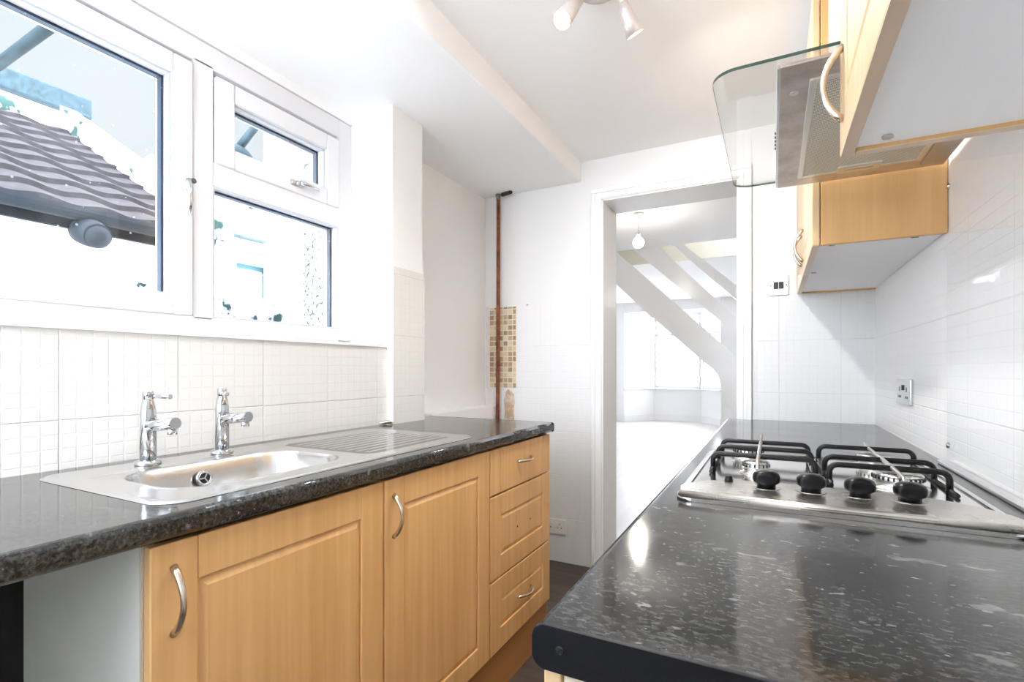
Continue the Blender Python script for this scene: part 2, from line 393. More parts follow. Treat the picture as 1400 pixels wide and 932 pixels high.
# two-level ceiling: main part, and the lower strip over the window with its step
b = MB()
b.box(-.985, .56, -.75, YB, HIGH, HIGH+.2)
struct(b.build('ceiling', M['ceiling']))
b = MB(); b.box(-1.76, -.985, -.75, YB, LOW, HIGH+.2, bev=.004); struct(b.build('trim_1', M['ceiling']))
# door lining and architraves
b = MB()
b.box(-.863, -.851, YB-.002, YB+.267, FZ, 2.085); b.box(-.162, -.15, YB-.002, YB+.267, FZ, 2.085); b.box(-.863, -.15, YB-.002, YB+.267, 2.073, 2.085)
d1 = struct(b.build('door_1', M['gloss']))
def arch(name, pts_fn):
    b = MB()
    for w0, w1, th in ((0, .058, .012), (.004, .022, .018), (.036, .058, .022)): pts_fn(b, w0, w1, th)
    struct(b.build(name, M['gloss']))
arch('trim_2', lambda b, w0, w1, th: b.box(-.858-w1, -.858-w0, YB-th, YB, FZ, 2.08+w0, bev=.003))
arch('trim_3', lambda b, w0, w1, th: b.box(-.152+w0, -.152+w1, YB-th, YB, FZ, 2.08+w0, bev=.003))
arch('trim_4', lambda b, w0, w1, th: b.box(-.858-w1, -.152+w1, YB-th, YB, 2.08+w0, 2.08+w1, bev=.003))
# boxed-in pipe ledge along the recess
b = MB(); b.box(-1.624, -1.53, 2.07, YB, FZ, .898, bev=.004); struct(b.build('trim_5', M['paint']))

# kitchen window -------------------------------------------------------------
W0 = bpy.data.objects.new('window_1', None); C.objects.link(W0); W0.location = (-1.64, .75, 1.24); ORG['window_1'] = Vector(W0.location); struct(W0)
def ring(b, y0, y1, z0, z1, w, x0, x1, bev=.004, wb=None, wt=None, wl=None, wr=None):
    wb = wb or w; wt = wt or w; wl = wl or w; wr = wr or w
    b.box(x0, x1, y0, y0+wl, z0, z1, bev); b.box(x0, x1, y1-wr, y1, z0, z1, bev)
    b.box(x0, x1, y0+wl-.001, y1-wr+.001, z0, z0+wb, bev); b.box(x0, x1, y0+wl-.001, y1-wr+.001, z1-wt, z1, bev)
XW = -1.605
b = MB()
ring(b, -.085, 1.60, 1.243, 2.163, .06, -1.70, XW, wb=.048, wt=.075, wr=.072)
b.box(-1.70, XW, .935, .999, 1.28, 2.10, .004)            # mullion
b.box(-1.70, XW, .999, 1.53, 1.716, 1.795, .004)          # transom
struct(b.build('frame', M['upvc'], W0))
def casement(y0, y1, z0, z1, w, name):
    b = MB(); ring(b, y0, y1, z0, z1, w, -1.695, XW+.012, bev=.006)
    o = b.build(name, M['upvc'], W0); return o
c1 = casement(-.04, .929, 1.290, 2.074, .058, 'casement')
c2 = casement(1.003, 1.520, 1.790, 2.072, .063, 'casement')
def glazing(y0, y1, z0, z1, parent, w=.006):
    b = MB(); ring(b, y0, y1, z0, z1, w, XW-.012, XW-.004, bev=0); b.build('gasket', M['gasket'], parent)
    b = MB(); ring(b, y0-.01, y1+.01, z0-.01, z1+.01, .017, -1.668, -1.648, bev=0); b.build('spacer', M['spacer'], parent)
    b = MB(); b.box(-1.648, -1.644, y0-.01, y1+.01, z0-.01, z1+.01); b.build('pane', M['glass'], parent)
glazing(.018, .871, 1.348, 2.016, c1)
glazing(1.066, 1.457, 1.853, 2.009, c2)
glazing(.999, 1.528, 1.291, 1.716, W0)
# espagnolette handles
def win_handle(p, d, out, parent, L):
    """p pivot, d lever direction, out away from the frame"""
    p, d, out = Vector(p), Vector(d), Vector(out)
    b = MB()
    a = p-d*.028; c = p+d*.028
    b.tube([a, a+d*.006, c-d*.006, c], [.008, .011, .011, .008], n=12, flat=.6)
    b.lathe([(.010, 0), (.010, .012), (.008, .016)], m=at(p, out), n=16)
    h = b.build('handle', M['upvc'] if L > .09 else M['rod'], parent)
    b = MB()
    q = p+out*.018
    b.tube([q, q+d*.02+out*.006, q+d*(L*.6)+out*.008, q+d*L+out*.004], [.009, .008, .007, .005], n=12)
    b.build('lever', M['chrome'], h)
    b = MB(); b.lathe([(.008, 0), (.008, .004)], m=at(p+out*.016+(Vector((0, .016, 0)) if L > .09 else d*.012), out), n=16); b.build('lock', M['black'], h)
win_handle((XW+.012, .903, 1.70), (0, .02, -1), (1, 0, 0), c1, .11)
win_handle((XW+.012, 1.31, 1.822), (0, 1, -.02), (1, 0, 0), c2, .085)
b = MB(); b.box(-1.62, -1.40, -.10, 1.60, 1.214, 1.2235); struct(b.build('trim_6', M['paint']))
b = MB(); b.tube([(-1.597, -.09+.1*i, 1.240+.002*math.sin(i*2.3)) for i in range(17)], [.006+.003*math.sin(i*1.7)**2 for i in range(17)], n=8); struct(b.build('trim_7', M['filler']))

# ------------------------------------------------------------------ left run
BEECH = 'base cabinets under the window worktop'
def bow(p0, p1, out, parent, name='handle', bulge=.028, r=.0048):
    p0, p1, out = Vector(p0), Vector(p1), Vector(out)
    pts = []; rr = []
    for i in range(15):
        t = i/14; pts.append(p0.lerp(p1, t)+out*(bulge*math.sin(PI*t)**.75)); rr.append(r*(1.3-.35*math.sin(PI*t)))
    b = MB(); b.tube(pts, rr, n=12); return b.build(name, M['satin'], parent)
def door_slab(y0, y1, z0, z1, xf, sgn, panel=True, lines=None, th=.019, rail=.072):
    """a routed door; front face at xf, looking to sgn x"""
    b = MB()
    def bx(a, c, *r, **k): b.box(min(a, c), max(a, c), *r, **k)
    if not panel:
        g = .003
        ys = [y0] + (lines or []) + [y1]
        for i in range(len(ys)-1):
            bx(xf-sgn*th, xf, ys[i]+(g/2 if i else 0), ys[i+1]-(g/2 if i < len(ys)-2 else 0), z0, z1, bev=.0022)
        bx(xf-sgn*th, xf-sgn*.003, y0+.002, y1-.002, z0+.002, z1-.002)
        return b
    r = rail
    bx(xf-sgn*th, xf, y0, y0+r, z0, z1, bev=.0025); bx(xf-sgn*th, xf, y1-r, y1, z0, z1, bev=.0025)
    bx(xf-sgn*th, xf, y0+r, y1-r, z0, z0+r, bev=.0025); bx(xf-sgn*th, xf, y0+r, y1-r, z1-r, z1, bev=.0025)
    bx(xf-sgn*th, xf-sgn*.006, y0+r-.004, y1-r+.004, z0+r-.004, z1-r+.004)
    # raised field with a sloped edge
    A = (y0+r+.004, y1-r-.004, z0+r+.004, z1-r-.004); k = .012
    v = [b.bm.verts.new((xf-sgn*.0059, y, z)) for y, z in ((A[0], A[2]), (A[1], A[2]), (A[1], A[3]), (A[0], A[3]))]
    w = [b.bm.verts.new((xf-sgn*.0012, y, z)) for y, z in ((A[0]+k, A[2]+k), (A[1]-k, A[2]+k), (A[1]-k, A[3]-k), (A[0]+k, A[3]-k))]
    for i in range(4): b.bm.faces.new((v[i], v[(i+1) % 4], w[(i+1) % 4], w[i]))
    b.bm.faces.new(w)
    return b
XF = -.835
def base_unit(y0, y1, label, near=False):
    t = thing('base_cabinet', label, 'cabinet', (-1.1, (y0+y1)/2, .15), BEECH)
    b = MB()
    b.box(-1.26, -.8555, y0, y0+.018, .15, .857); b.box(-1.26, -.8555, y1-.018, y1, .15, .857)
    b.box(-1.26, -.8555, y0+.018, y1-.018, .15, .168); b.box(-1.26, -1.252, y0+.018, y1-.018, .168, .857)
    b.box(-.90, -.8555, y0+.018, y1-.018, .70, .716)
    b.build('carcass', M['melamine_grey'], t)
    return t
cab = base_unit(.420, .9365, 'beech effect sink cabinet nearest the open appliance space, one door with long bow handle')
dr = door_slab(.423, .935, .160, .852, XF, 1).build('door', M['wood'], cab)
bow((XF, .456, .814), (XF, .456, .708), (1, 0, 0), dr)
b = MB(); b.box(-.858, -.8545, .4195, .4225, .16, .855); b.build('edging', M['melamine_edge'], cab)
cab = base_unit(.9375, 1.450, 'beech effect cabinet under the drainer between the sink cabinet and the drawers')
dr = door_slab(.940, 1.4485, .160, .852, XF, 1).build('door', M['wood'], cab)
bow((XF, .972, .812), (XF, .972, .708), (1, 0, 0), dr)
cab = base_unit(1.451, 1.957, 'beech effect three drawer unit at the doorway end of the worktop')
dw = door_slab(1.454, 1.955, .698, .852, XF, 1, panel=False, lines=[1.523, 1.888]).build('drawer', M['wood'], cab)
bow((XF, 1.655, .785), (XF, 1.765, .785), (1, 0, 0), dw)
dw = door_slab(1.454, 1.955, .411, .692, XF, 1).build('drawer', M['wood'], cab); dw['label'] = 'middle drawer missing its handle, two screw holes'
for y in (1.655, 1.765):
    b = MB(); b.lathe([(.0035, 0), (.0035, .0012)], n=10, m=at((XF-.0019, y, .545), (1, 0, 0))); b.build('screw_hole', M['void'], dw)
dw = door_slab(1.454, 1.955, .160, .405, XF, 1).build('drawer', M['wood'], cab)
bow((XF, 1.655, .285), (XF, 1.765, .285), (1, 0, 0), dw)
b = MB(); b.box(-.868, -.850, .42, 1.957, FZ, .150, bev=.001); tag(b.build('plinth', M['wood_h']), 'orange beech plinth board along the floor under the drawer unit', 'plinth')
b = MB(); b.box(-1.28, -.88, 1.925, 1.955, FZ, .15); b.box(-1.28, -.88, .43, .45, FZ, .15); struct(b.build('trim_8', M['melamine_grey']))

# left worktop: nosed front edge, cut-out for the bowl
def nosing(xb, xf, zt, th, r=.012, n=6, sgn=1):
    p = [(xb, zt-th), (xb, zt)]
    for i in range(n+1):
        a = PI/2-PI/2*i/n; p.append((xf-sgn*r+sgn*r*math.cos(a), zt-r+r*math.sin(a)))
    for i in range(n+1):
        a = -PI/2*i/n; p.append((xf-sgn*r+sgn*r*math.cos(a), zt-th+r+r*math.sin(a)))
    return p
wt = thing('worktop', 'long black speckled worktop under the window carrying the steel sink', 'worktop', (-1.1, .9, .86))
b = MB()
b.prism(nosing(-1.408, -.820, ZL, .040), 'y', -.70, .50, smooth=True)
b.prism(nosing(-.93, -.820, ZL, .040), 'y', .50, .97, smooth=True)
b.prism([(-1.408, .86), (-1.408, ZL), (-1.22, ZL), (-1.22, .86)], 'y', .50, .97)
b.prism(nosing(-1.408, -.820, ZL, .040), 'y', .97, 1.598, smooth=True)
b.prism(nosing(-1.373, -.820, ZL, .040), 'y', 1.598, 1.808, smooth=True)
b.prism(nosing(-1.47, -.820, ZL, .040), 'y', 1.808, 1.962, smooth=True)
b.bm.normal_update()
for f in b.bm.faces:
    if abs(f.normal.z) > .98 or abs(f.normal.x) > .98 or len(f.verts) > 5: f.smooth = False
b.build('top', M['worktop'], wt)
b = MB(); b.prism(nosing(-1.468, -.8195, ZL+.0003, .041, r=.011), 'y', 1.962, 1.966); b.build('end_strip', M['cap'], wt)
b = MB(); b.prism(nosing(-1.52, -1.46, ZL+.002, .04, r=.004), 'y', 1.81, 1.98); b.build('packing_strip', M['filler'], wt)
# a loose fixing lying where the tiles meet the pier
b = MB(); b.tube([(-1.40, 1.545, .9085), (-1.392, 1.565, .9085), (-1.385, 1.578, .911), (-1.372, 1.585, .908)], [.003, .008, .007, .004], n=10)
tag(b.build('pipe_clip', M['rod']), 'tiny dull metal clip lying on the worktop at the foot of the tiled pier', 'clip')

# sink ------------------------------------------------------------------------
def sdf(x, y, x0, x1, y0, y1, r):
    cx, cy = (x0+x1)/2, (y0+y1)/2; qx, qy = abs(x-cx)-(x1-x0)/2+r, abs(y-cy)-(y1-y0)/2+r
    return math.hypot(max(qx, 0), max(qy, 0))+min(max(qx, qy), 0)-r
def sst(t): t = max(0, min(1, t)); return t*t*(3-2*t)
SX0, SX1, SY0, SY1 = -1.347, -.872, .458, 1.436
def sink_pt(u, v):
    x, y = SX0+(SX1-SX0)*u, SY0+(SY1-SY0)*v
    r = .055
    cx = min(max(x, SX0+r), SX1-r); cy = min(max(y, SY0+r), SY1-r)
    dx, dy = x-cx, y-cy; dd = math.hypot(dx, dy)
    if dd > r: x, y = cx+dx/dd*r, cy+dy/dd*r
    o = -sdf(x, y, SX0, SX1, SY0, SY1, r)
    z = ZL+.0006+.0032*sst(o/.006)-.0015*sst((o-.010)/.012)
    bd = sdf(x, y, -1.207, -.938, .535, .935, .085)
    z += .0018*math.exp(-((bd-.004)/.006)**2)
    if bd < .004:
        z -= .150*sst((-bd+.004)/.052)+.010*sst((-bd-.03)/.1)
    db = -sdf(x, y, -1.300, -.925, .985, 1.405, .05)
    if db > 0:
        k = sst(db/.02); z -= .0035*k*(1-.35*(y-.985)/.42)
        e = sst((y-1.0)/.03)*sst((1.40-y)/.03)*sst((x+1.292)/.02)*sst((-.935-x)/.02)
        z += e*.0016*max(0, math.cos(2*PI*(x+1.28)/.034))
    if x < -1.232:
        z += .0035*sst((-1.232-x)/.012)*sst((y-.50)/.03)*sst((.98-y)/.03)*sst((x+1.335)/.012)
    return (x, y, z)
sk = thing('sink', 'stainless steel inset sink with bowl, overflow and ribbed drainer under the window', 'sink', (-1.11, .95, .75))
b = MB(); b.grid(sink_pt, 118, 244); b.build('bowl_and_drainer', M['sink'], sk)
b = MB(); m = at((-1.184, .715, .868), (1, 0, .22))
b.lathe([(.0185, -.004), (.0185, .002), (.016, .0035), (.0125, .0035), (.0125, .001)], n=28, m=m)
ov = b.build('overflow', M['chrome'], sk)
b = MB(); b.lathe([(.0122, 0), (.0122, .0018)], n=24, m=m); b.build('overflow_hole', M['void'], ov)
b = MB()
for k in range(3):
    a = PI/2+k*2*PI/3
    b.box(-.0016, .0016, 0, .0125, .001, .0032, m=m @ Matrix.Rotation(a, 4, 'Z'))
b.build('overflow_grille', M['chrome'], ov)
b = MB(); b.lathe([(.042, .738), (.042, .7445), (.034, .7445), (.030, .741)], n=28, m=Matrix.Translation((-1.075, .735, 0))); b.build('waste', M['chrome'], sk)
b = MB()
b.box(-1.19, -.95, .55, .92, .70, .72)
b.bm.free()
def tap(y, label, la):
    x, z = -1.268, ZL+.006
    t = thing('pillar_tap', label, 'tap', (x, y, z), 'chrome pillar taps on the sink')
    T = Matrix.Translation((x, y, z))
    b = MB(); b.lathe([(.0255, 0), (.0265, .003), (.0255, .009), (.017, .012)], n=32, m=T); b.build('flange', M['chrome'], t)
    b = MB(); b.lathe([(.0162, .010), (.0162, .108), (.0158, .118), (.0125, .143), (.0108, .146), (.0108, .1475)], n=32, m=T); b.build('body', M['chrome'], t)
    d = Vector((1, .06, .0)).normalized()
    p = Vector((x, y, z+.089))
    b = MB(); b.tube([p, p+d*.03+Vector((0, 0, .002)), p+d*.098+Vector((0, 0, .009))], [.0140, .0132, .0128], n=20)
    e = p+d*.086+Vector((0, 0, -.004)); b.lathe([(.0095, -.012), (.0095, 0)], n=20, m=Matrix.Translation(e))
    b.build('spout', M['chrome'], t)
    b = MB(); b.lathe([(.0112, .1485), (.0112, .166), (.0095, .168)], n=24, m=T)
    l = Vector((math.cos(la), math.sin(la), .0)); q = Vector((x, y, z+.1565))
    b.tube([q+l*.008, q+l*.02, q+l*.022, q+l*.080, q+l*.081], [.0035, .0035, .0048, .0058, .0045], n=14)
    b.build('lever', M['chrome'], t)
    return t
tap(.638, 'chrome pillar tap nearest the left end of the sink', .05)
tap(.812, 'chrome pillar tap at the middle of the sink, nearer the drainer', -.45)

# pipe, mosaic patch, sockets on the back wall ------------------------------------
t = thing('copper_pipe', 'tarnished copper pipe running up the corner to the ceiling', 'pipe', (-1.508, 2.718, FZ))
b = MB(); b.tube([(-1.512, 2.718, FZ), (-1.511, 2.718, .8), (-1.508, 2.72, 1.5), (-1.507, 2.72, 2.17)], .0115, n=16); b.build('pipe_run', M['copper'], t)
b = MB(); b.tube([(-1.507, 2.72, 2.165), (-1.507, 2.72, 2.19), (-1.507, 2.72, 2.192), (-1.507, 2.72, 2.203)], [.013, .013, .016, .017], n=14)
b.tube([(-1.519, 2.72, 2.192), (-1.47, 2.71, 2.194)], .006, n=10); b.build('elbow', M['verdigris'], t)
b = MB(); b.tube([(-1.475, 2.71, 2.192), (-1.405, 2.70, 2.197)], .012, n=12, flat=.9); b.build('stub', M['void'], t)
t = thing('wall_patch', 'strip of bare beige mosaic and torn plaster behind the copper pipe', 'wall patch', (-1.5, YB, .82))
b = MB(); b.box(-1.590, -1.403, YB-.004, YB, 1.008, 1.509); b.build('mosaic', M['mosaic'], t)
b = MB(); b.box(-1.604, -1.503, YB-.006, YB, .70, 1.006); b.box(-1.612, -1.590, YB-.007, YB, 1.006, 1.515); b.build('filler', M['filler'], t)
b = MB()
pts = [(-1.49, .70)]
pr_ = [(-1.478, .86), (-1.484, .93), (-1.472, .985), (-1.455, 1.0), (-1.432, .985), (-1.415, .97), (-1.412, .92), (-1.42, .86), (-1.41, .78), (-1.41, .70)]
b.prism(pts+pr_, 'y', YB-.005, YB); b.build('torn_plaster', M['plaster'], t)
b = MB(); b.lathe([(.002, 0), (.002, .012), (.005, .013), (.005, .016)], n=10, m=at((-1.321, YB, 1.515), (0, -1, -.1)))
tag(b.build('nail', M['rod']), 'small nail in the back wall right of the copper pipe', 'nail')

def plate(name, label, cx, cz, w, h, mat, wall, group=None):
    """wall: ('y', YB) faces -y; ('x', XR) faces -x"""
    loc = (cx, YB, cz) if wall == 'y' else (XR, cx, cz)
    t = thing(name, label, name.split('_')[-1], loc, group)
    b = MB(); pts = rrect(cx-w/2, cx+w/2, cz-h/2, cz+h/2, .005, 4)
    p0 = YB if wall == 'y' else XR
    b.prism(pts, wall, p0-.009, p0, bev=.002); b.build('face_plate', mat, t)
    return t
def slot(t, wall, c, z, w, h, mat, name, d0=.0102, d1=.004, bev=0):
    b = MB(); p0 = YB if wall == 'y' else XR
    if wall == 'y': b.box(c-w/2, c+w/2, p0-d0, p0-d1, z-h/2, z+h/2, bev)
    else: b.box(p0-d0, p0-d1, c-w/2, c+w/2, z-h/2, z+h/2, bev)
    return b.build(name, mat, t)
t = plate('double_socket', 'white double power socket low on the back wall near the floor', -1.146, .199, .146, .086, M['white_plastic'], 'y')
for cx in (-1.18, -1.112):
    slot(t, 'y', cx, .215, .004, .009, M['black'], 'pin_hole', .0095)
    for s in (-.011, .011): slot(t, 'y', cx+s, .193, .007, .005, M['black'], 'pin_hole', .0095)
    slot(t, 'y', cx-.018 if cx > -1.15 else cx+.018, .222, .010, .014, M['gloss'], 'rocker', .012)
t = plate('cooker_switch', 'brushed steel switch with black rockers on the back wall right of the doorway', .023, 1.528, .088, .096, M['satin_plate'], 'y')
for s in (-.0115, .0115): slot(t, 'y', .023+s, 1.528, .021, .034, M['black'], 'rocker', .0135, bev=.002)
for s in (-.034, .034): slot(t, 'y', .023+s, 1.528, .006, .006, M['void'], 'screw', .0098)
t = plate('power_socket', 'chrome power socket on the right tiled wall beyond the hob', 2.166, 1.046, .21, .088, M['chrome'], 'x')
for cy in (2.115, 2.215):
    slot(t, 'x', cy, 1.055, .006, .016, M['black'], 'pin_hole', .0098)
    for s in (-.012, .012): slot(t, 'x', cy+s, 1.028, .010, .008, M['black'], 'pin_hole', .0098)
slot(t, 'x', 2.165, 1.06, .012, .018, M['black'], 'rocker', .0125)

# ------------------------------------------------------------------ right run
wr = thing('worktop', 'black speckled worktop on the right carrying the gas hob', 'worktop', (.1, 1.6, ZR-.042))
b = MB(); b.prism(nosing(XR-.001, -.2085, ZR, .042, r=.012, sgn=-1), 'y', .450, YB-.004, smooth=True)
b.bm.normal_update()
for f in b.bm.faces:
    if abs(f.normal.z) > .98 or abs(f.normal.x) > .98 or len(f.verts) > 5: f.smooth = False
b.build('top', M['worktop'], wr)
b = MB(); b.prism(nosing(XR-.001, -.2092, ZR+.0006, .0432, r=.012, sgn=-1), 'y', .4455, .4505, bev=.0012); cp = b.build('end_cap', M['cap'], wr)
b = MB(); m = at((-.180, .4455, ZR-.020), (0, -1, 0)); b.lathe([(.0042, 0), (.0042, .0006), (.003, .0012)], n=16, m=m)
b.box(-.003, .003, -.0007, .0007, .0010, .0016, m=m); b.box(-.0007, .0007, -.003, .003, .0010, .0016, m=m)
b.build('screw', M['black'], cp)
RU = 'base cabinets under the hob worktop'
def rbase(y0, y1, label, nd):
    t = thing('base_cabinet', label, 'cabinet', (.1, (y0+y1)/2, .13), RU)
    b = MB(); b.box(-.178, XR-.004, y0, y0+.018, .13, ZR-.043); b.box(-.178, XR-.004, y1-.018, y1, .13, ZR-.043); b.box(-.178, XR-.004, y0+.018, y1-.018, .13, .148); b.box(XR-.012, XR-.004, y0+.018, y1-.018, .148, ZR-.043)
    b.build('carcass', M['melamine_edge'], t)
    for k in range(nd):
        a, c = y0+(y1-y0)*k/nd+.0015, y0+(y1-y0)*(k+1)/nd-.0015
        d = door_slab(a, c, .14, ZR-.046, -.2005, -1).build('door', M['wood_pale'], t)
        bow((-.2005, a+.035, ZR-.09), (-.2005, a+.035, ZR-.20), (-1, 0, 0), d)
rbase(.452, 1.05, 'pale beech base cabinet at the near end of the hob worktop', 1)
rbase(1.052, 1.65, 'pale beech base cabinet directly below the gas hob', 1)
rbase(1.652, 2.75, 'pale beech base cabinet below the worktop corner by the back wall', 2)
b = MB(); b.box(-.165, -.150, .455, 2.75, FZ, .13); tag(b.build('plinth', M['wood_h']), 'beech plinth board below the cabinets of the hob side', 'plinth')
b = MB(); b.box(-.15, .38, .47, .49, FZ, .13); b.box(-.15, .38, 2.72, 2.74, FZ, .13); struct(b.build('trim_9', M['melamine_grey']))

# splashback sheet with screws
t = thing('splashback', 'clear sheet splashback screwed to the right wall behind the hob', 'splashback', (XR-.004, 1.3, ZR))
b = MB(); b.box(XR-.010, XR-.004, .95, 1.687, ZR+.001, 1.652); b.build('sheet', M['acrylic'], t)
for y, z in ((1.645, .93), (1.645, 1.588), (.995, .93), (.995, 1.588)):
    b = MB(); b.lathe([(.008, 0), (.008, .002), (.006, .005), (.002, .006)], n=18, m=at((XR-.010, y, z), (-1, 0, 0))); b.build('screw', M['chrome'], t)
b = MB(); b.prism(nosing(XR-.004, XR-.024, ZR+.010, .0095, r=.003, sgn=-1), 'y', .95, 1.690); b.build('bottom_channel', M['satin_plate'], t)

# hob -------------------------------------------------------------------------
HX0, HX1, HY0, HY1 = -.166, .343, .986, 1.605
hb = thing('gas_hob', 'four burner stainless steel gas hob set in the right worktop', 'hob', (.09, 1.3, ZR))
b = MB(); b.prism(rrect(HX0, HX1, HY0, HY1, .03, 6), 'z', ZR+.0004, ZR+.0075, bev=.003, seg=3); b.build('tray', M['hob_tray'], hb)
# raised rim round the tray
b = MB()
pp = rrect(HX0+.012, HX1-.012, HY0+.05, HY1-.012, .03, 6); pp3 = [(x, y, ZR+.0085) for x, y in pp]; b.tube(pp3+[pp3[0]], .0032, n=8, cap=False); b.build('rim', M['hob_tray'], hb)
# control panel: gently domed, far edge swept
def ctrl():
    out = []
    n = 14
    out += [(HX0+.006, HY0+.006), (HX1-.006, HY0+.006)]
    out += [(HX1-.004, HY0+.05)]
    for i in range(n+1):
        u = i/n; x = HX1-.006-(HX1-HX0-.012)*u
        e = min(1, min(u, 1-u)/.22); y = HY0+.075+.085*math.sin(e*PI/2)
        out.append((x, y))
    out += [(HX0+.004, HY0+.05)]
    return out
b = MB(); b.prism(ctrl(), 'z', ZR+.006, ZR+.0185, bev=.0055, seg=4, smooth=False)
b.bm.normal_update()
for f in b.bm.faces: f.smooth = abs(f.normal.z) < .999
b.build('control_panel', M['hob'], hb)
zc = ZR+.0185
for i, x in enumerate((-.012, .063, .139, .211)):
    b = MB(); T = Matrix.Translation((x, 1.093+(.004 if i in (1, 2) else 0), zc))
    b.lathe([(.0165, -.001), (.0165, .006), (.0185, .008), (.0235, .011), (.0245, .016), (.0240, .023), (.0215, .028), (.015, .0315), (.004, .033)], n=32, m=T)
    for v in b.bm.verts:      # finger grip: two flats
        l = T.inverted() @ v.co
        if l.z > .0085:
            l.y = max(-.0165, min(.0165, l.y)); v.co = T @ l
    k = b.build('knob', M['knob'], hb)
    b = MB(); b.lathe([(.026, 0), (.026, .0008)], n=28, m=T); b.build('knob_seat', M['hob'], k)
b = MB(); T = Matrix.Translation((-.081, 1.122, zc)); b.lathe([(.0085, -.001), (.0085, .003), (.0075, .0045), (.0070, .009), (.004, .0105)], n=20, m=T); b.build('ignition_button', M['knob'], hb)
def burner(x, y, r, capmat):
    T = Matrix.Translation((x, y, ZR+.0075))
    b = MB(); b.lathe([(r*1.25, -.001), (r*1.2, .003), (r*.9, .005), (r*.9, .012), (r, .016), (r*1.02, .022), (r*.9, .023)], n=36, m=T)
    bu = b.build('burner', M['alu'], hb)
    n = max(14, int(r*700)); b = MB()
    for k in range(n):
        b.box(r*.90, r*1.045, -.0016, .0016, .0165, .0228, m=T @ Matrix.Rotation(2*PI*k/n, 4, 'Z'))
    b.build('flame_ports', M['black'], bu)
    b = MB(); b.lathe([(r*.98, .0232), (r*1.0, .025), (r*.95, .028), (r*.5, .0295), (.001, .030)], n=36, m=T); b.build('burner_cap', capmat, bu)
burner(-.035, 1.290, .028, M['alu']); burner(.226, 1.275, .043, M['alu'])
burner(-.060, 1.510, .037, M['iron']); burner(.222, 1.520, .036, M['alu'])
# pan supports: lift off, so things of their own
def support(x0, x1, ys, rods, label):
    zt, z0 = ZR+.046, ZR+.012
    t = thing('pan_support', label, 'pan support', ((x0+x1)/2, sum(ys)/len(ys), z0), 'pan supports on the gas hob')
    r = .0060
    for y in ys:
        R = .016
        p = [(x0, y, z0), (x0, y, zt-R)]
        p += [(x0+R-R*math.cos(a), y, zt-R+R*math.sin(a)) for a in [PI/2*i/5 for i in range(1, 6)]]
        p += [(x1-R+R*math.sin(a), y, zt-R+R*math.cos(a)) for a in [PI/2*i/5 for i in range(0, 6)]]
        p += [(x1, y, z0)]
        b = MB(); b.tube(p, r, n=10); b.build('bar', M['iron'], t)
    for x in (x0, x1):
        b = MB(); b.tube([(x, min(ys)-.05, z0-.0005), (x, max(ys)+.012, z0-.0005)], .0042, n=8); b.build('side_rail', M['iron'], t)
    for x, ya, yb, dx in rods:
        b = MB(); b.tube([(x, ya, zt-.013), (x, ya+.02, zt+.001), (x+dx*.5, (ya+yb)/2, zt+.003), (x+dx, yb-.006, zt+.001), (x+dx, yb, zt+.009)], .0042, n=10); b.build('cross_rod', M['rod'], t)
    for x in (x0, x1):
        for y in (min(ys), max(ys)):
            b = MB(); b.lathe([(.0075, 0), (.0075, .004), (.005, .006)], n=12, m=Matrix.Translation((x, y, ZR+.0076))); b.build('rubber_foot', M['black'], t)
support(-.128, .083, (1.295, 1.425, 1.545), [(-.030, 1.190, 1.640, .0)], 'black rod pan support on the left burners, nearest the gap')
support(.106, .305, (1.262, 1.370, 1.545), [(.214, 1.140, 1.600, .0)], 'black rod pan support on the right burners, nearest the wall')

# ------------------------------------------------------------------ wall units and hood
UZ, UX = 1.480, .100
WU = 'beech wall units on the right wall'
def wall_unit(y0, y1, label, doors, side=None, ztop=2.20, handles=()):
    t = thing('wall_cabinet', label, 'cabinet', (.25, (y0+y1)/2, UZ), WU)
    b = MB(); b.box(UX+.021, XR-.002, y0+.018, y1-.018, UZ+.006, UZ+.024); b.build('bottom_panel', M['melamine'], t)
    for a in (y0, y1-.018):
        b = MB(); b.box(UX+.021, XR-.002, a, a+.018, UZ, ztop, bev=.001); b.build('side_panel', M['wood_side'], t)
    b = MB(); b.box(UX+.021, XR-.002, y0+.018, y1-.018, ztop-.018, ztop); b.box(XR-.010, XR-.002, y0+.018, y1-.018, UZ+.024, ztop-.018); b.build('back_panel', M['melamine'], t)
    ds = []
    for (a, c) in doors:
        d = door_slab(a, c, UZ+.000, ztop, UX, -1).build('door', M['wood_pale'], t); ds.append(d)
        b = MB(); b.box(UX+.0005, UX+.0185, a+.002, c-.002, UZ-.0012, UZ+.0002); b.build('bottom_edging', M['wood_edge'], d)
    for k, y in handles:
        bow((UX, y, UZ+.045), (UX, y, UZ+.163), (-1, 0, 0), ds[k])
    return t
wu = wall_unit(.004, 1.010, 'beech wall cabinet overhead in the near right corner, white underside showing', [(.006, .505), (.508, 1.009)], handles=[(1, .965)])
b = MB(); b.box(UX+.021, XR-.002, .992, 1.0101, UZ-.001, UZ+.0002); b.build('edging_strip', M['wood_edge'], wu)
b = MB(); b.lathe([(.006, 0), (.0075, .002), (.0075, .0045), (.003, .005)], n=18, m=at((.158, .962, UZ+.0065), (0, 0, -1))); b.build('shelf_fixing', M['rod'], wu)
wu = wall_unit(1.690, 2.745, 'beech wall cabinet on the right wall beyond the cooker hood', [(1.691, 2.214), (2.217, 2.744)], handles=[(0, 2.165), (1, 2.262)])
for x, y in ((.152, 1.735), (.345, 1.735), (.135, 2.2)):
    b = MB(); b.box(x-.008, x+.008, y-.003, y+.003, UZ+.0045, UZ+.0065); b.build('fixing_slot', M['black'], wu)

